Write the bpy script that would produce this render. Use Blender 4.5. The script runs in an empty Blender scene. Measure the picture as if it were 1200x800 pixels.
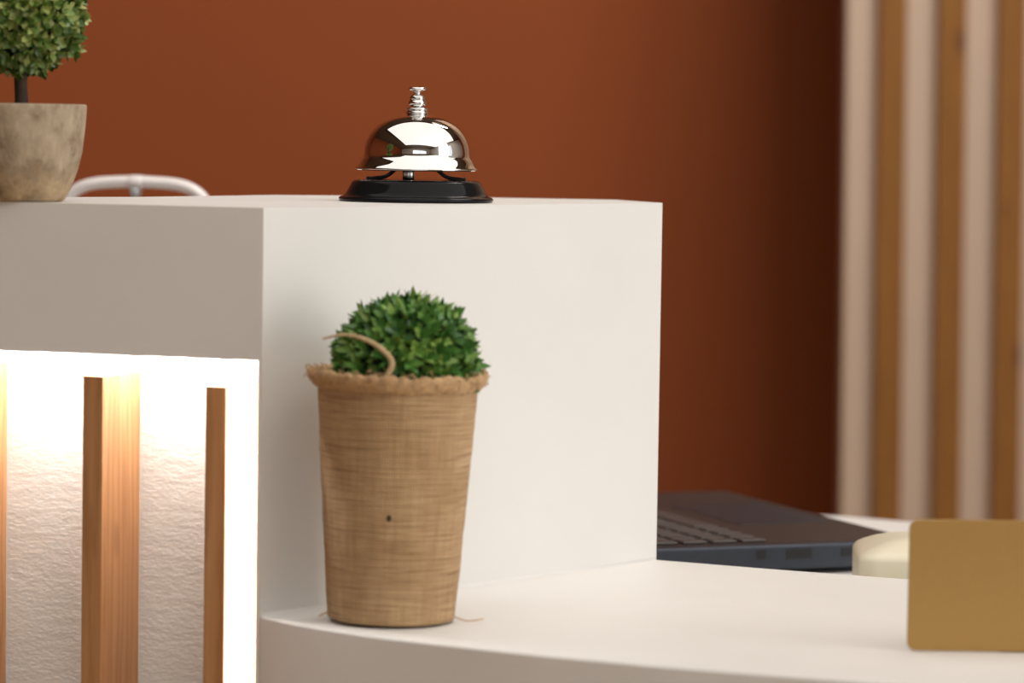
import bpy, bmesh, math, random
from mathutils import Vector, Matrix, noise
random.seed(7)
S = bpy.context.scene
C = S.collection
R = math.radians
T, L = 1.10, 0.894            # raised counter top / lower counter top

# ------------------------------------------------------------------ helpers
def V(*a): return Vector(a)

def tag(o, label=None, cat=None, group=None, kind=None):
    if label: o['label'] = label
    if cat: o['category'] = cat
    if group: o['group'] = group
    if kind: o['kind'] = kind
    return o

def thing(name, label, cat, loc=(0, 0, 0), rz=0.0, group=None):
    o = bpy.data.objects.new(name, None)
    o.empty_display_size = .02
    C.objects.link(o)
    o.location = loc
    o.rotation_euler = (0, 0, rz)
    return tag(o, label, cat, group)

def obj(name, bm, mat, parent=None, smooth=False, bevel=0.0, seg=2, solid=0.0, sub=0):
    bmesh.ops.recalc_face_normals(bm, faces=bm.faces[:])
    me = bpy.data.meshes.new(name)
    bm.to_mesh(me); bm.free()
    for p in me.polygons: p.use_smooth = smooth
    if mat: me.materials.append(mat)
    o = bpy.data.objects.new(name, me)
    C.objects.link(o)
    if parent: o.parent = parent
    if solid:
        m = o.modifiers.new('solid', 'SOLIDIFY'); m.thickness = solid; m.offset = -1
    if bevel:
        m = o.modifiers.new('bevel', 'BEVEL'); m.width = bevel; m.segments = seg
        m.limit_method = 'ANGLE'; m.angle_limit = R(35)
    if sub:
        m = o.modifiers.new('sub', 'SUBSURF'); m.levels = sub; m.render_levels = sub
    return o

def add_box(bm, x0, x1, y0, y1, z0, z1, M=None):
    vs = [bm.verts.new((x, y, z)) for z in (z0, z1) for x, y in ((x0, y0), (x1, y0), (x1, y1), (x0, y1))]
    for f in ((3, 2, 1, 0), (4, 5, 6, 7), (0, 1, 5, 4), (1, 2, 6, 5), (2, 3, 7, 6), (3, 0, 4, 7)):
        bm.faces.new([vs[i] for i in f])
    if M: bmesh.ops.transform(bm, matrix=M, verts=vs)
    return vs

def box(*a, **k):
    bm = bmesh.new(); add_box(bm, *a, **k); return bm

def add_prism(bm, pts, z0, z1, M=None):
    a = [bm.verts.new((p[0], p[1], z0)) for p in pts]
    b = [bm.verts.new((p[0], p[1], z1)) for p in pts]
    n = len(pts)
    bm.faces.new(a[::-1]); bm.faces.new(b)
    for i in range(n):
        bm.faces.new((a[i], a[(i + 1) % n], b[(i + 1) % n], b[i]))
    if M: bmesh.ops.transform(bm, matrix=M, verts=a + b)
    return a + b

def prism(pts, z0, z1, M=None):
    bm = bmesh.new(); add_prism(bm, pts, z0, z1, M); return bm

def add_lathe(bm, prof, n=64, M=None, close=True, wob=None):
    """surface of revolution with a UV map (u round, v along)"""
    uv = bm.loops.layers.uv.verify()
    rings, allv = [], []
    for k, (r, z) in enumerate(prof):
        if r < 1e-7:
            v = bm.verts.new((0, 0, z)); rings.append([v]); allv.append(v)
        else:
            ring = []
            for i in range(n):
                a = 2 * math.pi * i / n
                rr, zz = (r, z) if wob is None else wob(r, z, a)
                ring.append(bm.verts.new((rr * math.cos(a), rr * math.sin(a), zz)))
            rings.append(ring); allv += ring
    m = len(rings)
    for k in range(m - 1):
        A, B = rings[k], rings[k + 1]
        for i in range(n):
            j = (i + 1) % n
            if len(A) == 1 and len(B) == 1: continue
            if len(A) == 1: f = bm.faces.new((A[0], B[i], B[j])); q = ((i + .5) / n, k), (i / n, k + 1), ((i + 1) / n, k + 1)
            elif len(B) == 1: f = bm.faces.new((A[i], A[j], B[0])); q = (i / n, k), ((i + 1) / n, k), ((i + .5) / n, k + 1)
            else:
                f = bm.faces.new((A[i], A[j], B[j], B[i])); q = (i / n, k), ((i + 1) / n, k), ((i + 1) / n, k + 1), (i / n, k + 1)
            for l, (a, b) in zip(f.loops, q): l[uv].uv = (a, b / (m - 1))
    if close:
        for ring, rev in ((rings[0], True), (rings[-1], False)):
            if len(ring) > 1: bm.faces.new(ring[::-1] if rev else ring)
    if M: bmesh.ops.transform(bm, matrix=M, verts=allv)
    return allv

def lathe(prof, n=64, **k):
    bm = bmesh.new(); add_lathe(bm, prof, n, **k); return bm

def spline(pts, n=8):
    out = []
    P = [Vector(p) for p in pts]
    P = [2 * P[0] - P[1]] + P + [2 * P[-1] - P[-2]]
    for i in range(1, len(P) - 2):
        for k in range(n):
            t = k / n
            a, b, c, d = P[i - 1], P[i], P[i + 1], P[i + 2]
            out.append(.5 * (2 * b + (c - a) * t + (2 * a - 5 * b + 4 * c - d) * t * t + (3 * b - a - 3 * c + d) * t ** 3))
    out.append(P[-2])
    return out

def add_tube(bm, pts, r, n=8, rr=None, flat=1.0, up=None):
    """tube along points; rr radius per point; flat<1 squashes it along the side axis"""
    pts = [Vector(p) for p in pts]
    rings = []
    prev = None
    for i, p in enumerate(pts):
        t = (pts[min(i + 1, len(pts) - 1)] - pts[max(i - 1, 0)]).normalized()
        if prev is None:
            ref = Vector(up) if up else (V(0, 0, 1) if abs(t.z) < .9 else V(1, 0, 0))
        else: ref = prev
        u = (ref - t * ref.dot(t)).normalized(); w = t.cross(u); prev = u
        q = r if rr is None else rr[i]
        rings.append([bm.verts.new(p + u * math.cos(2 * math.pi * k / n) * q + w * math.sin(2 * math.pi * k / n) * q * flat) for k in range(n)])
    for A, B in zip(rings, rings[1:]):
        for k in range(n):
            bm.faces.new((A[k], A[(k + 1) % n], B[(k + 1) % n], B[k]))
    bm.faces.new(rings[0][::-1]); bm.faces.new(rings[-1])

def rrect(x0, x1, y0, y1, r, n=6):
    out = []
    for cx, cy, a0 in ((x1 - r, y1 - r, 0), (x0 + r, y1 - r, 90), (x0 + r, y0 + r, 180), (x1 - r, y0 + r, 270)):
        for k in range(n + 1):
            a = R(a0 + 90 * k / n); out.append((cx + r * math.cos(a), cy + r * math.sin(a)))
    return out

# ------------------------------------------------------------------ materials
class NT:
    def __init__(s, name):
        s.m = bpy.data.materials.new(name); s.m.use_nodes = True
        s.t = s.m.node_tree; s.b = s.t.nodes['Principled BSDF']
    def n(s, typ, **k):
        x = s.t.nodes.new(typ)
        for a, v in k.items():
            if a.startswith('i_'):
                key = a[2:].replace('_', ' ')
                x.inputs[int(key) if key.isdigit() else key].default_value = v
            else: setattr(x, a, v)
        return x
    def l(s, a, b): s.t.links.new(a, b)
    def coord(s, out='Object', scale=(1, 1, 1), rot=(0, 0, 0)):
        c = s.n('ShaderNodeTexCoord'); mp = s.n('ShaderNodeMapping')
        mp.inputs['Scale'].default_value = scale; mp.inputs['Rotation'].default_value = rot
        s.l(c.outputs[out], mp.inputs['Vector']); return mp.outputs[0]
    def noise(s, vec, scale, detail=4, rough=.55):
        x = s.n('ShaderNodeTexNoise'); x.inputs['Scale'].default_value = scale
        x.inputs['Detail'].default_value = detail; x.inputs['Roughness'].default_value = rough
        s.l(vec, x.inputs['Vector']); return x.outputs['Fac']
    def ramp(s, fac, stops):
        x = s.n('ShaderNodeValToRGB'); e = x.color_ramp.elements
        while len(e) > 1: e.remove(e[-1])
        e[0].position, e[0].color = stops[0][0], (*stops[0][1], 1)
        for p, c in stops[1:]:
            k = e.new(p); k.color = (*c, 1)
        s.l(fac, x.inputs['Fac']); return x.outputs['Color']
    def mix(s, fac, a, b, mode='MIX'):
        x = s.n('ShaderNodeMix', data_type='RGBA', blend_type=mode)
        for sock, v in ((x.inputs['Factor'], fac), (x.inputs['A'], a), (x.inputs['B'], b)):
            pass
        ins = [i for i in x.inputs if i.type == 'RGBA']
        if isinstance(fac, (int, float)): x.inputs[0].default_value = fac
        else: s.l(fac, x.inputs[0])
        for i, v in zip(ins, (a, b)):
            if isinstance(v, tuple): i.default_value = (*v, 1)
            else: s.l(v, i)
        return [o for o in x.outputs if o.type == 'RGBA'][0]
    def bump(s, h, strength=.3, dist=.001):
        x = s.n('ShaderNodeBump'); x.inputs['Strength'].default_value = strength
        x.inputs['Distance'].default_value = dist
        s.l(h, x.inputs['Height']); s.l(x.outputs[0], s.b.inputs['Normal'])
    def set(s, **k):
        for a, v in k.items():
            i = s.b.inputs[a.replace('_', ' ')]
            if hasattr(v, 'default_value') or hasattr(v, 'links'): s.l(v, i)
            elif isinstance(v, tuple): i.default_value = (*v, 1) if len(v) == 3 else v
            else: i.default_value = v
        return s.m

def plain(name, col, rough=.5, metal=0.0, var=.06, scale=60, bump=.0, **k):
    """a colour with a little procedural unevenness"""
    n = NT(name); c = n.coord()
    f = n.noise(c, scale)
    lo = tuple(x * (1 - var) for x in col); hi = tuple(min(1, x * (1 + var)) for x in col)
    n.set(Base_Color=n.ramp(f, [(.3, lo), (.7, hi)]), Roughness=rough, Metallic=metal, **k)
    if bump: n.bump(f, bump)
    return n.m

def mat_paint():
    n = NT('white_paint'); c = n.coord()
    a = n.noise(c, 9, 3); b = n.noise(c, 160, 5)
    col = n.ramp(a, [(.3, (.79, .77, .74)), (.7, (.825, .805, .775))])
    n.set(Base_Color=col, Roughness=.55)
    n.bump(b, .12, .0006)
    return n.m

def mat_plaster():
    n = NT('rough_white_plaster'); c = n.coord(scale=(1, 1, 2.2))
    a = n.noise(c, 120, 6, .6); b = n.noise(c, 420, 3)
    h = n.n('ShaderNodeMath', operation='ADD'); n.l(a, h.inputs[0])
    s = n.n('ShaderNodeMath', operation='MULTIPLY', i_1=.25); n.l(b, s.inputs[0]); n.l(s.outputs[0], h.inputs[1])
    n.set(Base_Color=(.74, .725, .70), Roughness=.85)
    n.bump(h.outputs[0], .32, .0014)
    return n.m

def mat_wood(name, lo, mid, hi, rough=.5, knots=True):
    n = NT(name); c = n.coord(scale=(55, 55, 2.2))
    a = n.noise(c, 3.0, 6, .65)
    c2 = n.coord(scale=(1, 1, .12)); w = n.n('ShaderNodeTexWave', wave_type='RINGS', rings_direction='Z')
    w.inputs['Scale'].default_value = 60; w.inputs['Distortion'].default_value = 7; w.inputs['Detail'].default_value = 3
    w.inputs['Detail Scale'].default_value = 1.6
    n.l(c2, w.inputs['Vector'])
    base = n.ramp(a, [(.25, lo), (.5, mid), (.75, hi)])
    g = n.ramp(w.outputs['Fac'], [(.0, (.82, .78, .72)), (.55, (1, 1, 1)), (1, (1, 1, 1))])
    col = n.mix(1.0, base, g, 'MULTIPLY')
    if knots:
        c3 = n.coord(scale=(26, 26, 9)); v = n.n('ShaderNodeTexVoronoi'); v.inputs['Scale'].default_value = 1.0
        n.l(c3, v.inputs['Vector'])
        k = n.ramp(v.outputs['Distance'], [(.0, (.35, .22, .14)), (.09, (.6, .5, .42)), (.16, (1, 1, 1))])
        col = n.mix(1.0, col, k, 'MULTIPLY')
    n.set(Base_Color=col, Roughness=rough)
    n.bump(a, .15, .0005)
    return n.m

def mat_burlap():
    n = NT('burlap'); 
    c = n.coord('UV')
    def wave(sx, sy, d):
        mp = n.n('ShaderNodeMapping'); mp.inputs['Scale'].default_value = (sx, sy, 1)
        tc = n.n('ShaderNodeTexCoord'); n.l(tc.outputs['UV'], mp.inputs['Vector'])
        w = n.n('ShaderNodeTexWave', wave_type='BANDS', bands_direction='X' if d == 0 else 'Y')
        w.inputs['Scale'].default_value = 1; w.inputs['Distortion'].default_value = 1.2
        w.inputs['Detail'].default_value = 3; w.inputs['Detail Scale'].default_value = .6
        n.l(mp.outputs[0], w.inputs['Vector']); return w.outputs['Fac']
    wx = wave(62, 6, 0); wy = wave(5, 34, 1)
    def strk(sx, sy, det=5):
        mp = n.n('ShaderNodeMapping'); mp.inputs['Scale'].default_value = (sx, sy, 1)
        tc = n.n('ShaderNodeTexCoord'); n.l(tc.outputs['UV'], mp.inputs['Vector'])
        return n.noise(mp.outputs[0], 1, det, .6)
    sh = strk(7, 105); sv = strk(150, 4); big = strk(9, 5, 3)
    col = n.ramp(big, [(.3, (.52, .335, .17)), (.7, (.64, .435, .245))])
    col = n.mix(1.0, col, n.ramp(sh, [(.3, (.5, .43, .36)), (.45, (.9, .87, .84)), (.58, (1, 1, 1)), (.74, (1.22, 1.22, 1.22))]), 'MULTIPLY')
    col = n.mix(1.0, col, n.ramp(sv, [(.28, (.82, .79, .74)), (.5, (1, 1, 1)), (.75, (1.1, 1.1, 1.1))]), 'MULTIPLY')
    mx = n.n('ShaderNodeMath', operation='MULTIPLY'); n.l(wx, mx.inputs[0]); n.l(wy, mx.inputs[1])
    col = n.mix(1.0, col, n.ramp(mx.outputs[0], [(0, (.8, .78, .75)), (.4, (1.04, 1.04, 1.04))]), 'MULTIPLY')
    n.set(Base_Color=col, Roughness=.95)
    ad = n.n('ShaderNodeMath', operation='ADD'); n.l(mx.outputs[0], ad.inputs[0]); n.l(sh, ad.inputs[1])
    n.bump(ad.outputs[0], .5, .0012)
    return n.m

def mat_leaf(name, lo, mid, hi, rough=.5, scale=55):
    n = NT(name)
    g = n.n('ShaderNodeNewGeometry')
    c = n.coord(); f = n.noise(c, scale, 2)
    col = n.ramp(g.outputs['Random Per Island'], [(.0, lo), (.5, mid), (1.0, hi)])
    col2 = n.ramp(f, [(.3, (.75, .78, .75)), (.7, (1.12, 1.1, 1.0))])
    n.set(Base_Color=n.mix(1.0, col, col2, 'MULTIPLY'), Roughness=rough)
    return n.m

def mat_wall():
    n = NT('terracotta_wall_paint'); c = n.coord()
    a = n.noise(c, 1.3, 4); b = n.noise(c, 40, 5)
    n.set(Base_Color=n.ramp(a, [(.3, (.24, .060, .0185)), (.7, (.26, .066, .021))]), Roughness=.9, Specular_IOR_Level=.2)
    n.bump(b, .1, .002)
    return n.m

def mat_stonepot():
    n = NT('weathered_clay'); c = n.coord(); cv = n.coord(scale=(1, 1, .28))
    a = n.noise(cv, 170, 7, .7); b = n.noise(c, 75, 6, .65); d = n.noise(c, 420, 4)
    col = n.ramp(a, [(.25, (.26, .195, .125)), (.5, (.40, .318, .225)), (.75, (.49, .40, .30))])
    col = n.mix(1.0, col, n.ramp(b, [(.3, (.52, .46, .38)), (.46, (.93, .91, .88)), (.72, (1.16, 1.13, 1.08))]), 'MULTIPLY')
    tc = n.n('ShaderNodeTexCoord'); sx = n.n('ShaderNodeSeparateXYZ'); n.l(tc.outputs['Object'], sx.inputs[0])
    zz = n.n('ShaderNodeMath', operation='MULTIPLY_ADD', i_1=20.0); n.l(sx.outputs['Z'], zz.inputs[0]); n.l(b, zz.inputs[2])
    col = n.mix(1.0, col, n.ramp(zz.outputs[0], [(.55, (.95, .88, .76)), (.72, (1.14, 1.06, .92)), (.84, (.80, .77, .74)), (1.0, (1, 1, 1))]), 'MULTIPLY')
    n.set(Base_Color=col, Roughness=.9)
    n.bump(d, .3, .0008)
    return n.m

def mat_emit(name, col, strength):
    n = NT(name)
    n.set(Base_Color=(.9, .88, .84), Emission_Color=col, Emission_Strength=strength)
    return n.m

PAINT = mat_paint(); PLASTER = mat_plaster(); BURLAP = mat_burlap()
PINE = mat_wood('pine', (.41, .182, .066), (.50, .248, .102), (.58, .32, .15))
PINE2 = mat_wood('honey_pine', (.17, .060, .003), (.22, .084, .005), (.28, .118, .010), rough=.7)
WALL = mat_wall(); CLAY = mat_stonepot()
CHROME = plain('polished_chrome', (.76, .755, .745), rough=.035, metal=1.0, var=.01)
STEEL = plain('brushed_steel', (.62, .61, .59), rough=.25, metal=1.0, var=.03)
BLACK = plain('gloss_black_enamel', (.010, .010, .011), rough=.10, var=.1, Specular_IOR_Level=.12)
DARKM = plain('dark_metal', (.012, .012, .013), rough=.3, var=.1)
GOLD = plain('matte_gold', (.415, .238, .066), rough=.48, metal=.35, var=.02, scale=300)
CREAM = plain('cream_plastic', (.79, .73, .56), rough=.4, var=.02)
LAP = plain('dark_grey_anodised_metal', (.050, .058, .075), rough=.38, metal=.6, var=.05)
LAPTOP_DECK = plain('dark_brown_grey_deck', (.034, .027, .025), rough=.45, metal=.2, var=.05)
KEY = plain('key_plastic', (.062, .052, .050), rough=.5, var=.05)
PORT = plain('port_black', (.006, .006, .007), rough=.5)
SCREEN = plain('dark_glass', (.01, .01, .012), rough=.08)
WHITEP = plain('white_plastic', (.85, .80, .775), rough=.35, var=.01)
GREYP = plain('clear_grey_plastic', (.42, .44, .44), rough=.3, var=.02)
WPANEL = plain('white_panel_board', (.47, .345, .262), rough=.7, var=.02, scale=8)
FLOORM = plain('brown_floor_board', (.50, .36, .19), rough=.4, var=.05, scale=3)
ROOMW = plain('room_white', (.74, .71, .67), rough=.8, var=.02, scale=2)
LEAF_T = mat_leaf('topiary_leaf', (.045, .11, .014), (.17, .27, .055), (.50, .54, .20), .3)
LEAF_B = mat_leaf('grass_ball_leaf', (.028, .105, .018), (.11, .275, .055), (.34, .50, .12), .32)
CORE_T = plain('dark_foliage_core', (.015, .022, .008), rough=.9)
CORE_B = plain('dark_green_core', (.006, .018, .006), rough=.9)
STEM = plain('brown_stem', (.060, .036, .020), rough=.8, var=.3, scale=200, bump=.4)
SOIL = plain('soil', (.04, .025, .015), rough=1, var=.3, scale=200, bump=.5)
FRAY = plain('frayed_jute', (.52, .33, .17), rough=.95, var=.25, scale=260)
TWINE = plain('jute_twine', (.52, .37, .20), rough=.9, var=.2, scale=300, bump=.4)
LED = mat_emit('led_diffuser', (1, .95, .88, 1), 10)
PANELLIGHT = plain('white_diffuser', (.85, .83, .8), rough=.6, var=.01)
GLASS = NT('window_glass'); GLASS = GLASS.set(Base_Color=(1, 1, 1), Roughness=.0, Transmission_Weight=1.0, IOR=1.05)
CEILM = plain('warm_beige_ceiling', (.15, .11, .08), rough=.8, var=.02, scale=2)
DARKWOOD = plain('dark_cabinet', (.05, .04, .035), rough=.5)

# ------------------------------------------------------------------ the room
def struct(name, bm, m, **k):
    o = obj(name, bm, m, **k); o['kind'] = 'structure'; return o
struct('floor', box(-3.2, 3.2, -3.2, 4.15, -.1, 0), FLOORM)
struct('ceiling', box(-3.2, 3.2, -3.2, 4.15, 2.75, 2.85), CEILM)
struct('wall_back', box(-3.2, 3.2, 4.0, 4.15, 0, 2.75), WALL)
struct('wall_left', box(-3.2, -3.05, -3.2, 4.0, 0, 2.75), WALL)
bm = bmesh.new()
for a in ((-3.05, -.7, 0, 2.75), (2.1, 3.05, 0, 2.75), (-.7, 2.1, 0, .65), (-.7, 2.1, 2.45, 2.75)):
    add_box(bm, a[0], a[1], -3.2, -3.05, a[2], a[3])
struct('wall_front', bm, ROOMW)
bm = bmesh.new()
for x in (-.7, .7, 2.04): add_box(bm, x, x + .06, -3.12, -3.06, .65, 2.45)
for z in (.65, 2.39): add_box(bm, -.7, 2.1, -3.12, -3.06, z, z + .06)
struct('fill_window', bm, DARKWOOD)  # unseen window added for fill on the left faces and a bell reflection
WY0, WY1, WZ0, WZ1 = -.75, 1.75, .75, 2.45
bm = bmesh.new()
for a in ((-3.05, WY0, 0, 2.75), (WY1, 4.0, 0, 2.75), (WY0, WY1, 0, WZ0), (WY0, WY1, WZ1, 2.75)):
    add_box(bm, 3.05, 3.2, a[0], a[1], a[2], a[3])
struct('wall_right', bm, ROOMW)
bm = bmesh.new()
for y in (WY0, .5, WY1): add_box(bm, 3.06, 3.12, y - .03 if y != WY0 else y, y + .03 if y != WY1 else y, WZ0, WZ1)
for z in (WZ0, WZ1 - .05): add_box(bm, 3.06, 3.12, WY0, WY1, z, z + .05)
struct('window_1', bm, DARKWOOD)

# ------------------------------------------------------------------ reception desk
A = V(-.1254, 1.7103, 0); B = V(.0852, 1.9606, 0)
u = V(-.9475, .3197, 0).normalized()             # along the left front, away from the corner
nin = V(.3197, .9475, 0).normalized()            # into the desk from the left front
rd = (B - A).normalized()                        # along the raised side panel
n2 = V(-rd.y, rd.x, 0)                           # into the desk from the side panel
LIP = 1.0232
desk = thing('reception_desk', 'white painted reception desk with raised block, lower counter and lit wood slat recess', 'reception desk', (0, 0, 0))

def P2(v): return (v.x, v.y)
LEN = .75
endL = A + u * LEN
# top slab, front fascia and side panel, united into one painted shell
back = [V(.0835, 1.975, 0), V(.0605, 2.025, 0), V(.0, 2.034, 0), V(-.06, 2.036, 0), V(-.10, 2.032, 0), V(-.143, 2.018, 0), V(-.1776, 1.962, 0), V(-.2101, 1.915, 0), V(-.2462, 1.884, 0)]
th = .014
top = [A, B] + back[1:] + [endL + nin * .06, endL]
slab = obj('slab', prism([P2(p) for p in top], T - .020, T), PAINT)
# fascia with an uneven hand-painted lower edge
bm = bmesh.new()
NF = 150
rows = []
for i in range(NF + 1):
    t = i / NF
    t = t * t * .55 + t * .45
    po = (A + u * .0022).lerp(endL, t); pi_ = (A + u * .012 + nin * .012).lerp(endL + nin * .012, t)
    d = .0004 * noise.noise(V(t * 60, 3, 0)) + .0005 * max(0, noise.noise(V(t * 190, 9, 0))) + .0022 * t * LEN * .6
    if i == 0: d = 0
    zz = LIP + d
    rows.append([bm.verts.new((po.x, po.y, zz)), bm.verts.new((pi_.x, pi_.y, zz)), bm.verts.new((pi_.x, pi_.y, T - .020)), bm.verts.new((po.x, po.y, T - .020))])
for a, b in zip(rows, rows[1:]):
    for k in range(4): bm.faces.new((a[k], a[(k + 1) % 4], b[(k + 1) % 4], b[k]))
bm.faces.new(rows[0]); bm.faces.new(rows[-1][::-1])
fasc = obj('fascia', bm, PAINT)
sp = [A, B, B + n2 * th, A + rd * .016 + n2 * .0125, A + u * .0022]
side = obj('side', prism([P2(p) for p in sp], 0.0, T - .020), PAINT)
for other in (fasc, side):
    m = slab.modifiers.new('b', 'BOOLEAN'); m.operation = 'UNION'; m.solver = 'EXACT'; m.object = other
dg = bpy.context.evaluated_depsgraph_get()
me = bpy.data.meshes.new_from_object(slab.evaluated_get(dg))
for x in (slab, fasc, side): bpy.data.objects.remove(x)
bm = bmesh.new(); bm.from_mesh(me); bpy.data.meshes.remove(me)
bmesh.ops.remove_doubles(bm, verts=bm.verts[:], dist=1e-6)
obj('raised_block', bm, PAINT, desk, bevel=.0007, seg=2)

# recess: rough plaster panel, ceiling board, plinth
DEP, FRO = .056, .010
pa = A + u * -.010 + nin * DEP
pb = endL + nin * DEP
# subdivided plaster sheet with real unevenness, thick
bm = bmesh.new()
NX, NZ = 90, 60
def pt(i, k, off):
    s = i / NX; z = .06 + (LIP + .05 - .06) * k / NZ
    p = pa.lerp(pb, s)
    d = noise.noise(V(p.x * 40, 0, z * 70)) * .0005
    return V(p.x, p.y, z) + nin * (off - d)
g = [[bm.verts.new(pt(i, k, 0)) for k in range(NZ + 1)] for i in range(NX + 1)]
for i in range(NX):
    for k in range(NZ): bm.faces.new((g[i][k], g[i + 1][k], g[i + 1][k + 1], g[i][k + 1]))
o = obj('recess_panel', bm, PLASTER, desk, smooth=True)
m = o.modifiers.new('solid', 'SOLIDIFY'); m.thickness = .012; m.offset = 1
bm = prism([P2(A + u * .012 + nin * .0125), P2(endL + nin * .0125), P2(endL + nin * DEP), P2(A + u * .012 + nin * DEP)], LIP + .050, LIP + .0565)
obj('recess_ceiling', bm, PAINT, desk)
bm = prism([P2(A + u * .012 + nin * .0125), P2(endL + nin * .0125), P2(endL + nin * DEP), P2(A + u * .012 + nin * DEP)], 0, .06)
obj('plinth', bm, PAINT, desk, bevel=.001)
bm = prism([P2(endL), P2(endL - u * .014), P2(endL - u * .014 + nin * .06), P2(endL + nin * .06)], 0, T - .0201)
obj('end_panel', bm, PAINT, desk, bevel=.001)

# vertical fins of the recess: narrow front edge, deep side
SW = .0114
def slat_at(s, ztop, lean=0.0):
    a = A + u * s + nin * FRO
    bm = prism([P2(a), P2(a + u * SW), P2(a + u * SW + nin * (DEP - FRO)), P2(a + nin * (DEP - FRO))], .06, ztop)
    return obj('slat', bm, PINE, desk, bevel=.0006, seg=2)
slats = [(.0238, 1.0084), (.0926, 1.0112), (.1705, 1.0132)] + [(.1705 + .0700 * k, 1.0125 + .001 * (k % 2)) for k in range(1, 8)]
for sl, zt in slats: slat_at(sl, zt)

# LED strips (mesh) hidden behind the fascia and behind the side panel
bm = bmesh.new()
q0, q1 = A + u * .018 + nin * .030, endL - u * .03 + nin * .030
add_prism(bm, [P2(q0), P2(q1), P2(q1 + nin * .010), P2(q0 + nin * .010)], LIP + .046, LIP + .0500)
obj('led_strip', bm, LED, desk)
vs0 = A + rd * .034 + n2 * (th + .0002)
bm = prism([P2(vs0), P2(vs0 + rd * .010), P2(vs0 + rd * .010 + n2 * .003), P2(vs0 + n2 * .003)], .10, LIP - .005)
obj('led_strip', bm, LED, desk)

# lower counter: curved slab, curved front panel, staff worktop behind
front = [V(*p, 0) for p in ((-.1254, 1.7103), (-.1090, 1.6895), (-.0800, 1.6610), (-.0473, 1.6360), (.0022, 1.6050), (.0500, 1.5800), (.0811, 1.5655), (.1496, 1.5387), (.1943, 1.5238), (.2315, 1.5140), (.33, 1.495), (.45, 1.482), (.60, 1.478), (.85, 1.49))]
front = [Vector(p) for p in spline(front, 5)]
backe = [V(.0857, 1.9606, 0), V(.1474, 1.9278, 0), V(.2209, 1.8921, 0), (V(.2833, 1.8637, 0)), V(.45, 1.80, 0), V(.85, 1.74, 0)]
bm = prism([P2(p) for p in front] + [P2(p) for p in backe[::-1]], L - .05, L)
obj('lower_counter', bm, PAINT, desk, bevel=.0012, seg=3)
off = []
for i, p in enumerate(front):
    t = (front[min(i + 1, len(front) - 1)] - front[max(i - 1, 0)]).normalized()
    off.append(p + V(-t.y, t.x, 0) * .02)
bm = prism([P2(p) for p in front] + [P2(p) for p in off[::-1]], 0, L - .05)
obj('front_panel', bm, PAINT, desk)
bm = bmesh.new()
nr = -n2; rc = .0035
rows = []
for t in (0.004, .25, .5, .75, .996):
    p = A.lerp(B, t) - nr * .0004
    rows.append([bm.verts.new(V(p.x, p.y, L - .0004))] + [bm.verts.new(V(p.x, p.y, L - .0004) + nr * (rc - rc * math.sin(a)) + V(0, 0, rc - rc * math.cos(a))) for a in [R(90 * k / 6) for k in range(7)]])
for a, b in zip(rows, rows[1:]):
    for k in range(8): bm.faces.new((a[k], a[(k + 1) % 8], b[(k + 1) % 8], b[k]))
bm.faces.new(rows[0]); bm.faces.new(rows[-1][::-1])
obj('cove_joint', bm, PAINT, desk, smooth=True)
DZ = .872
wt = [V(-.62, 2.06, 0), V(-.05, 2.05, 0), V(.0852, 1.965, 0), V(.1474, 1.9318, 0), V(.2209, 1.8961, 0), V(.45, 1.804, 0), V(.85, 1.744, 0), V(.85, 2.27, 0), V(.45, 2.315, 0), V(.285, 2.360, 0), V(.236, 2.392, 0), V(.20, 2.402, 0), V(-.62, 2.42, 0)]
bm = prism([P2(p) for p in wt], DZ - .022, DZ)
obj('staff_worktop', bm, PAINT, desk, bevel=.001)
for x, y in ((-.57, 2.37), (.80, 2.23), (-.57, 2.12)):
    obj('worktop_leg', box(x - .02, x + .02, y - .02, y + .02, 0, DZ - .022), PAINT, desk)

# ------------------------------------------------------------------ call bell
bell = thing('service_bell', 'chrome desk call bell on a black base, on the raised white counter', 'bell', (-.0545, 1.898, T + .0003))
MM = .001
def mmprof(p): return [(r * MM, z * MM) for r, z in p]
base = mmprof([(42.4, 0), (42.9, .5), (43.0, 1.4), (42.2, 2.2), (40.6, 2.8), (39.6, 3.4), (38.6, 5.0), (37.4, 7.2), (36.4, 9.2), (35.8, 10.4), (34.9, 11.2), (33.6, 11.6), (31, 11.8), (20, 11.9), (0, 12)])
obj('base', lathe(base, 96), BLACK, bell, smooth=True)
def dome_prof():
    o_ = [(33.9, 17.5), (34.0, 18.0), (33.6, 18.5), (32.9, 19.2), (31.9, 20.6), (31.1, 22.2), (30.5, 23.4), (29.9, 24.0), (29.5, 24.6)]
    for k in range(1, 25):
        a = k / 24 * math.pi / 2
        r = 29.3 * math.cos(a) ** (2 / 2.25); z = 24.6 + 23.8 * math.sin(a) ** (2 / 2.25)
        if r < 3: r, z = 3, 48.4
        o_.append((r, z))
    i_ = [(max(r - 1.1, 2.0), z - 1.0) for r, z in o_[::-1]]
    i_[-1] = (33.0, 17.5)
    return o_ + i_
obj('dome', lathe(mmprof(dome_prof() + [(33.9, 17.5)]), 128, close=False), CHROME, bell, smooth=True)
wash = mmprof([(0, 48.0), (5.2, 48.0), (6.0, 48.5), (6.2, 49.2), (5.6, 49.8), (5.4, 50.2), (6.0, 50.6), (6.0, 51.4), (5.2, 51.8), (0, 51.9)])
obj('washer', lathe(wash, 48), CHROME, bell, smooth=True)
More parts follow.
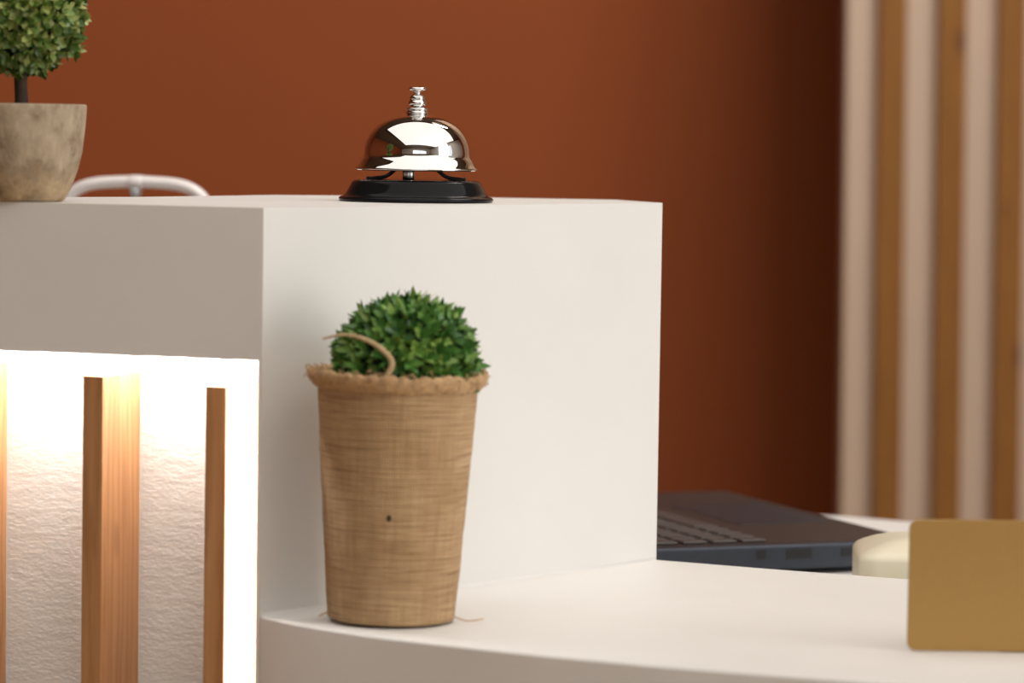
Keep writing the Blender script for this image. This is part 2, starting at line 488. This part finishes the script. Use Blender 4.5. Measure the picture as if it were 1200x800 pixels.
plg = mmprof([(0, 51.5), (2.8, 51.9), (3.2, 52.3), (4.6, 53.0), (5.0, 54.2), (4.6, 55.4), (3.9, 55.9), (4.2, 56.4), (4.2, 57.6), (3.4, 58.5), (2.2, 59.0), (1.7, 59.5), (1.7, 60.6), (2.4, 61.0), (4.5, 61.4), (5.0, 62.1), (4.5, 62.9), (2.8, 63.4), (0, 63.6)])
obj('plunger', lathe(plg, 48), CHROME, bell, smooth=True)
for sx in (-1, 1):
    bm = bmesh.new()
    pts = spline([(sx * .0275, 0, .0122), (sx * .0215, 0, .0126), (sx * .0165, 0, .0137), (sx * .0128, 0, .0165), (sx * .0098, 0, .0195), (sx * .0065, 0, .0300), (sx * .003, 0, .0475)], 6)
    add_tube(bm, pts, .0045, 12, flat=.24, up=(0, 1, 0))
    obj('bracket_arm', bm, DARKM, bell, smooth=True)
bm = lathe(mmprof([(0, 11.9), (3.0, 12.0), (3.3, 12.6), (3.2, 19), (2.4, 20), (2.2, 44), (0, 44.5)]), 32, M=Matrix.Translation((-.0042, -.006, 0)))
obj('striker_post', bm, STEEL, bell, smooth=True)

# ------------------------------------------------------------------ foliage builders
def sphere_pts(n):
    g = math.pi * (3 - math.sqrt(5))
    for i in range(n):
        z = 1 - 2 * (i + .5) / n; r = math.sqrt(max(0, 1 - z * z)); a = g * i
        yield V(r * math.cos(a), r * math.sin(a), z)

def add_leaf(bm, base, d, side, ln, w, curl, pointed):
    """a small thick-looking leaf: a folded, curved blade of six faces"""
    nrm = side.cross(d).normalized()
    prof = ((0, .12), (.35, .85), (.7, 1.0), (1, .0)) if not pointed else ((0, .35), (.35, 1.0), (.72, .62), (1, .0))
    rows = []
    for t, ww in prof:
        c = base + d * (ln * t) + nrm * (curl * ln * t * t)
        e = side * (w * ww * .5); f = nrm * (w * .22 * ww)
        rows.append([bm.verts.new(c - e + f), bm.verts.new(c), bm.verts.new(c + e + f)] if ww > .001 else [bm.verts.new(c)])
    for a, b in zip(rows, rows[1:]):
        if len(b) == 3:
            bm.faces.new((a[0], a[1], b[1], b[0])); bm.faces.new((a[1], a[2], b[2], b[1]))
        else:
            bm.faces.new((a[0], a[1], b[0])); bm.faces.new((a[1], a[2], b[0]))

def rnd(a, b): return random.uniform(a, b)
def rvec(): return V(rnd(-1, 1), rnd(-1, 1), rnd(-1, 1))

def foliage(center, rx, rz, n, per, ln, w, pointed, spread, jit, zmin=None, out_bias=1.0):
    bm = bmesh.new()
    for p in sphere_pts(n):
        if zmin is not None and p.z < zmin: continue
        nrm = V(p.x / rx, p.y / rx, p.z / rz).normalized()
        bump = 1 + jit * noise.noise(p * 3.1) + rnd(-jit, jit) * .6
        q = center + V(p.x * rx, p.y * rx, p.z * rz) * bump
        nrm = (nrm + rvec() * .35).normalized()
        t = nrm.orthogonal().normalized(); a0 = rnd(0, 6.28)
        for k in range(per):
            a = a0 + 6.283 * k / per + rnd(-.3, .3)
            tang = (t * math.cos(a) + nrm.cross(t) * math.sin(a))
            d = (nrm * out_bias + tang * spread * rnd(.6, 1.2)).normalized()
            s = d.cross(nrm)
            if s.length < .05: s = d.orthogonal()
            s = (s.normalized() + rvec() * .25)
            s = (s - d * s.dot(d)).normalized()
            add_leaf(bm, q - nrm * ln * .35, d, s, ln * rnd(.75, 1.2), w * rnd(.8, 1.2), rnd(-.1, .35), pointed)
    return bm

# ------------------------------------------------------------------ topiary in a clay pot
tx, ty = -.2565, 1.775
topi = thing('potted_topiary', 'round green topiary tree in a weathered beige clay pot, left end of the raised counter', 'potted plant', (tx, ty, T + .0003))
pot = mmprof([(0, 0), (21.6, 0), (22.6, .6), (23.4, 2.0), (25.9, 6.5), (29.1, 15.2), (31.6, 25.3), (33.1, 38), (33.7, 45), (33.9, 49.0), (33.7, 49.9), (33.0, 50.3), (32.2, 50.1), (31.4, 49.2), (30.8, 46), (29.5, 40), (0, 38)])
obj('pot', lathe(pot, 96), CLAY, topi, smooth=True)
obj('soil', lathe(mmprof([(0, 38), (29.9, 41.5), (27, 43.5), (0, 45)]), 40), SOIL, topi, smooth=True)
bm = bmesh.new()
add_tube(bm, spline([(0, 0, .042), (.0002, 0, .052), (-.0004, 0, .065), (.0003, 0, .085)], 6), .0036, 14, rr=[.0042 - .0008 * min(1, i / 8) for i in range(19)])
obj('stem', bm, STEM, topi, smooth=True)
cT = V(0, 0, .0985)
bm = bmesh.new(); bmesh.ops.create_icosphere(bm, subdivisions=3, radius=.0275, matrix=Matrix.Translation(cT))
fol = obj('foliage', foliage(cT, .0306, .0300, 430, 6, .0066, .0036, False, 1.1, .13, out_bias=.8), LEAF_T, topi, smooth=True)
obj('foliage_core', bm, CORE_T, fol, smooth=True)

# ------------------------------------------------------------------ plant in burlap pot
bx, by = -.0588, 1.703
bur = thing('burlap_potted_plant', 'dark green ball plant in a tall burlap wrapped pot, on the lower white counter', 'potted plant', (bx, by, L + .0008))
bur.rotation_euler = (0, R(1.0), 0)
def wobble(r, z, a):
    d = .0004 * noise.noise(V(math.cos(a) * 4, math.sin(a) * 4, z * 60)) + .00025 * noise.noise(V(math.cos(a) * 14, math.sin(a) * 14, z * 240))
    return (r + d, z)
NB = 40
prof = [(.0, .0012), (.0300, .0012), (.0313, .0008), (.0319, .0018)]
for k in range(1, NB + 1):
    t = k / NB; prof.append((.0319 + (.0403 - .0319) * t ** .93, .0018 + .1172 * t))
prof += [(.0404, .1205), (.0392, .1205), (.0385, .118), (.036, .100), (0, .098)]
bwrap = obj('burlap_wrap', lathe(prof, 128, wob=wobble, close=False), BURLAP, bur, smooth=True)
# hem: frayed collar turned outwards, ruffled, with loose threads
bm = bmesh.new()
def hemwob(r, z, a):
    c = V(math.cos(a), math.sin(a), 0)
    q = noise.noise(c * 4.5 + V(3, 1, 0)); q2 = noise.noise(c * 16 + V(0, 5, 0)); q3 = noise.noise(c * 45)
    k = max(0, (r - .0405) / .005)
    return (r + (q * .0022 + q2 * .0010 + q3 * .0005) * k, z + (q2 * .0016 + q * .0018 + q3 * .0009) * (.3 + k))
hem = [(.0395, .1165), (.0412, .1165), (.0430, .1185), (.0446, .1212), (.0452, .1240), (.0440, .1252), (.0428, .1235), (.0414, .1212), (.0398, .1205)]
add_lathe(bm, hem, 160, wob=hemwob, close=False)
bm.verts.ensure_lookup_table()
for k in range(420):
    a = rnd(0, 6.283); r0 = rnd(.0405, .045); z0 = rnd(.1175, .1245)
    da = rnd(-.14, .14); h = rnd(.001, .0042); ro = rnd(-.001, .0028)
    pts = []
    for q in range(5):
        t = q / 4; aa = a + da * t
        rr_ = r0 + ro * t + .0006 * math.sin(t * 5 + a * 7)
        pts.append((rr_ * math.cos(aa), rr_ * math.sin(aa), z0 + h * math.sin(t * 2.4)))
    add_tube(bm, pts, .00022, 4)
obj('frayed_hem', bm, FRAY, bwrap, smooth=True)
bm = bmesh.new(); bmesh.ops.create_icosphere(bm, subdivisions=2, radius=.0014, matrix=Matrix.Translation((-.0012, -.0358, .055)) @ Matrix.Diagonal((1, .5, 1.3, 1)))
obj('knot', bm, STEM, bwrap, smooth=True)
cB = V(.0038, 0, .1285)
obj('soil', lathe(mmprof([(0, 108), (36.5, 112), (36.5, 116), (0, 119)]), 48), SOIL, bur, smooth=True)
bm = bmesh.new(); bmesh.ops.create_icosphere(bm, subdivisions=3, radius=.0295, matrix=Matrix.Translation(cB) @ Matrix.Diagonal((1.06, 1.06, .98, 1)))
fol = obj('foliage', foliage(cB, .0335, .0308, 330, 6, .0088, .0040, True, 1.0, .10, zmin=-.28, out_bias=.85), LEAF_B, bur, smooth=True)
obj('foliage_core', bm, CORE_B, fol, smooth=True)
# twine loop sticking out over the leaves
bm = bmesh.new()
def loc(dx, dy, z): return (dx, dy, z)
tw = spline([(-.0038, -.0418, .1175), (-.0045, -.0435, .1240), (-.0018, -.0440, .1322), (-.0080, -.0420, .1390), (-.0175, -.0370, .1432), (-.0270, -.031, .1440), (-.0368, -.026, .1415)], 8)
add_tube(bm, tw, .0014, 8, rr=[.0015 - .0009 * (i / (len(tw) - 1)) ** 2 for i in range(len(tw))], flat=.5)
obj('twine', bm, TWINE, bur, smooth=True)
bm = bmesh.new()
add_tube(bm, spline([(.0315, -.004, .0030), (.0345, -.006, .0020), (.0385, -.008, .0014), (.0425, -.008, .0018), (.0465, -.006, .0024)], 6), .00035, 5)
obj('loose_thread', bm, FRAY, bwrap, smooth=True)
bm = bmesh.new()
add_tube(bm, spline([(-.0315, -.004, .0030), (-.0335, -.006, .0024), (-.0355, -.008, .0014)], 5), .0004, 5)
obj('loose_thread', bm, FRAY, bwrap, smooth=True)

# ------------------------------------------------------------------ gold sign plate
sign = thing('sign_plate', 'blank matte gold plate with rounded corners standing at the right of the lower counter', 'sign', (.1918, 1.626, L + .0003), R(.6))
M = Matrix(((1, 0, 0, 0), (0, 0, 1, 0), (0, 1, 0, .0002), (0, 0, 0, 1)))
obj('plate', prism(rrect(0, .150, 0, .0632, .0042), 0, .002, M), GOLD, sign, bevel=.0003)
bm = box(.045, .105, .0020, .032, .0002, .0018); add_box(bm, .045, .105, .0020, .0036, .0018, .020)
obj('foot', bm, GOLD, sign, bevel=.0003)

# ------------------------------------------------------------------ laptop behind the counter
ang = R(21)
lap = thing('laptop', 'open dark laptop on the staff worktop, its port edge behind the lower counter', 'laptop', (.255, 2.100, DZ + .0004), ang)
# local: +x = -(hinge direction): body spans x from -W (hinge) to 0 (front), y from 0 (port side) to D
W, D, H0, H1 = .225, .29, .0030, .0185
bm = bmesh.new()
add_prism(bm, rrect(-W, 0, 0, D, .009), H0, H1)
body = obj('body', bm, LAP, lap, bevel=.0016, seg=3)
obj('keyboard_deck', prism(rrect(-W + .004, -.003, .003, D - .003, .007), H1 - .0005, H1 + .0004), LAPTOP_DECK, lap)
for r_ in range(6):
    x0 = -.214 + r_ * .0195
    for c_ in range(15):
        y0 = .012 + c_ * .0178
        w = .0155
        if r_ == 5 and 4 <= c_ <= 8:
            if c_ > 4: continue
            w = .091
        obj('key', box(x0, x0 + .0165, y0, y0 + w, H1 + .0004, H1 + .0021), KEY, lap, bevel=.0008, seg=1)
obj('touchpad', prism(rrect(-.078, -.012, .10, .21, .004), H1 + .0003, H1 + .0007), LAP, lap)
for x0, w, z0, h in ((-.112, .006, .0100, .0055), (-.092, .017, .0098, .0062), (-.055, .011, .0102, .0050), (-.036, .015, .0102, .0050)):
    obj('port', box(x0, x0 + w, -.0003, .004, z0, z0 + h), PORT, lap)
for x in (-.2, -.03):
    for y in (.03, D - .03):
        obj('rubber_foot', lathe([(0, 0), (.006, 0), (.0065, .001), (.0065, H0 + .0004), (0, H0 + .0004)], 20, M=Matrix.Translation((x, y, 0))), PORT, lap)
Ms = Matrix.Translation((-W + .004, 0, H1 + .001)) @ Matrix.Rotation(R(-118), 4, 'Y')
sc_ = obj('screen_lid', prism(rrect(0, .185, .004, D - .004, .008), -.003, .003, Ms), LAP, lap, bevel=.001)
obj('display', prism(rrect(.010, .178, .010, D - .010, .003), -.0034, -.0029, Ms), SCREEN, sc_)
bm = bmesh.new(); add_tube(bm, [(-W + .004, .02, H1 + .0005), (-W + .004, D - .02, H1 + .0005)], .0035, 14)
obj('hinge', bm, PORT, lap, smooth=True)

# ------------------------------------------------------------------ cream device beside the sign
dev = thing('plastic_device', 'cream plastic desk device with a sloping rounded end, left of the gold plate', 'desk device', (.1985, 1.925, DZ + .0004), R(-3))
bm = bmesh.new()
loops = []
for z, ins in ((.0012, .001), (.0022, 0), (.0262, 0), (.0280, .0006), (.0298, .0022), (.0318, .0058), (.0342, .0115), (.0362, .0180), (.0374, .0245), (.0378, .030)):
    loops.append([bm.verts.new((x, y, z)) for x, y in rrect(ins, .125 - ins, ins, .085 - ins, max(.011 - ins * .2, .004), 5)])
for a, b in zip(loops, loops[1:]):
    for k in range(len(a)): bm.faces.new((a[k], a[(k + 1) % len(a)], b[(k + 1) % len(a)], b[k]))
bm.faces.new(loops[0][::-1]); bm.faces.new(loops[-1])
obj('housing', bm, CREAM, dev, smooth=True)
obj('base_pad', prism(rrect(.004, .116, .004, .081, .004), 0, .0014), PORT, dev)
for r_ in range(3):
    for c_ in range(4):
        obj('button', box(.040 + c_ * .012, .048 + c_ * .012, .033 + r_ * .0075, .0385 + r_ * .0075, .0376, .0392), GREYP, dev, bevel=.0008)

# ------------------------------------------------------------------ white headset on its stand
HY = 2.25
hx = -.2492
hs = thing('headphones', 'white arched headband rising behind the raised counter, right of the clay pot', 'headphones', (hx, HY, 1.1013))
bm = bmesh.new()
half = [(.0, .0012), (.012, .0008), (.024, .0), (.0345, -.0024), (.0425, -.0075), (.0475, -.0150), (.0515, -.026), (.0555, -.048), (.0575, -.085)]
hb = spline([(-x, 0, z) for x, z in half[:0:-1]] + [(x, .0, z) for x, z in half], 6)
add_tube(bm, hb, .0041, 12, flat=2.0, up=(0, 0, 1))
obj('headband', bm, WHITEP, hs, smooth=True)
bm = bmesh.new(); add_tube(bm, [(-.0042, 0, .0009), (.0042, 0, .0009)], .0047, 16, flat=2.0, up=(0, 0, 1))
obj('band_collar', bm, WHITEP, hs, smooth=True, bevel=.0008)
for sx in (-1, 1):
    x = .0575 * sx; yy = 0
    bm = lathe(mmprof([(0, -9), (26, -9), (30, -6), (30, 4), (26, 8), (0, 9)]), 40, M=Matrix.Translation((x, yy, -.110)) @ Matrix.Rotation(R(90), 4, 'Y'))
    obj('ear_cup', bm, WHITEP, hs, smooth=True)
st = thing('headphone_stand', 'grey stand hooked under the middle of the white headband', 'headphone stand', (hx, HY, DZ + .0004))
obj('base', lathe(mmprof([(0, 0), (45, 0), (46, 2), (44, 6), (0, 8)]), 48), GREYP, st, smooth=True)
bm = bmesh.new(); add_tube(bm, [(0, 0, .006), (0, 0, .218)], .0025, 14)
obj('post', bm, GREYP, st, smooth=True)
bm = bmesh.new(); add_tube(bm, spline([(0, -.010, .2240), (0, -.006, .2224), (0, 0, .2216), (0, .006, .2224), (0, .010, .2240)], 5), .0030, 12, up=(0, 0, 1))
obj('hook', bm, GREYP, st, smooth=True)

# ------------------------------------------------------------------ slatted partition at the back
PX = .3668
part = thing('slat_partition', 'white partition with vertical honey wood slats standing at the right of the terracotta wall', 'partition', (PX, 3.7, 0))
part.rotation_euler = (0, R(-.47), 0)
obj('panel', box(0, 1.4, .0, .05, 0.001, 2.735), WPANEL, part, bevel=.002)
for k in range(19):
    x0 = .0335 + k * .0645
    obj('slat', box(x0, x0 + .030, -.012, .0, 0.05, 2.70), PINE2, part, bevel=.0015)

# ------------------------------------------------------------------ lights: window daylight, added window fill, ceiling stand-in, added wall lamp, LED strips
def area(name, loc, target, sx, sy, power, col, spread=180):
    d = bpy.data.lights.new(name, 'AREA'); d.shape = 'RECTANGLE'; d.size, d.size_y = sx, sy
    d.energy = power; d.color = col; d.spread = R(spread)
    o = bpy.data.objects.new(name, d); C.objects.link(o); o.location = loc
    o.rotation_euler = (Vector(target) - Vector(loc)).to_track_quat('-Z', 'Y').to_euler()
    return o
area('daylight_or_fill', (3.04, .4, 1.6), (0, .4, 1.6), 1.7, 2.4, 28.5, (1, .985, .96))
area('daylight_or_fill', (.7, -3.04, 1.55), (.7, 0, 1.55), 2.6, 1.7, 4, (1, .97, .92))  # fill lamp at the added front window
# luminous panel standing in for the bright white ceiling mirrored in the bell
def ceiling_stand_in(x, y, sx, sy, power, label):
    t = thing('bright_ceiling_stand_in', label, 'ceiling stand-in', (x, y, 2.75))
    bm = bmesh.new()
    e = .14  # dark frame widened to mirror as a dark outline in the bell
    for a in ((-sx / 2 - e, sx / 2 + e, -sy / 2 - e, -sy / 2), (-sx / 2 - e, sx / 2 + e, sy / 2, sy / 2 + e), (-sx / 2 - e, -sx / 2, -sy / 2, sy / 2), (sx / 2, sx / 2 + e, -sy / 2, sy / 2)):
        add_box(bm, *a, -.025, 0)
    obj('frame', bm, DARKM, t)
    obj('diffuser', box(-sx / 2, sx / 2, -sy / 2, sy / 2, -.015, 0), PANELLIGHT, t)
    area('stand_in_lamp', (x, y, 2.73), (x, y, 0), sx, sy, power, (1, .98, .94))
ceiling_stand_in(.75, .85, 4.2, 3.6, 43, 'large luminous panel standing in for the bright white ceiling above the reception desk')
# unseen soft ceiling lamp, added to brighten the terracotta wall
t = thing('added_wall_lamp', 'slim lamp box added at the ceiling to brighten the terracotta wall', 'ceiling stand-in', (.72, 2.85, 2.75))
bm = bmesh.new()
for a in ((-.39, .39, -.19, -.16), (-.39, .39, .16, .19), (-.39, -.36, -.16, .16), (.36, .39, -.16, .16)): add_box(bm, *a, -.05, 0)
obj('frame', bm, DARKM, t)
obj('diffuser', box(-.36, .36, -.16, .16, -.02, 0), PANELLIGHT, t)
area('wall_fill_lamp', (.72, 2.85, 2.715), (.72 - 1.25, 3.95, 1.5), .70, .30, 29, (1, .95, .88), 150)
# LED strips
m0 = q0.lerp(q1, .5) + nin * .005
lo_ = area('led_light', (m0.x, m0.y, LIP + .0455), (m0.x, m0.y, 0), (q1 - q0).length, .010, 1.95, (.97, .99, 1.0))
lo_.rotation_euler = (0, 0, math.atan2(u.y, u.x))
zc = (.10 + LIP - .005) / 2
c0 = vs0 + rd * .005 + n2 * .0034
lo2 = area('led_light', (c0.x, c0.y, zc), (c0.x + n2.x, c0.y + n2.y, zc), .010, LIP - .105, 1.5, (1, .99, .97))

# world: soft daylight outside the window
w = bpy.data.worlds.new('World'); S.world = w; w.use_nodes = True
w.node_tree.nodes['Background'].inputs[0].default_value = (.9, .95, 1, 1)
w.node_tree.nodes['Background'].inputs[1].default_value = 1.0

# ------------------------------------------------------------------ camera
cd = bpy.data.cameras.new('camera'); cam = bpy.data.objects.new('camera', cd); C.objects.link(cam)
cd.sensor_width = 36; cd.lens = 120; cd.clip_start = .05
pitch = math.atan(253 / 4000)
fwd = V(0, math.cos(pitch), -math.sin(pitch)); rt = V(1, 0, 0); up = rt.cross(fwd)
r_ = R(.85)
rt2 = rt * math.cos(r_) + up * math.sin(r_); up2 = -rt * math.sin(r_) + up * math.cos(r_)
cam.matrix_world = Matrix(((rt2.x, up2.x, -fwd.x, 0), (rt2.y, up2.y, -fwd.y, 0), (rt2.z, up2.z, -fwd.z, 1.143), (0, 0, 0, 1)))
cd.dof.use_dof = True; cd.dof.focus_distance = 1.88; cd.dof.aperture_fstop = 7.0
S.camera = cam
S.view_settings.view_transform = 'Standard'; S.view_settings.look = 'None'
S.view_settings.gamma = 1; S.view_settings.use_curve_mapping = False
S.view_settings.exposure = 0.3
S.cycles.use_denoising = True
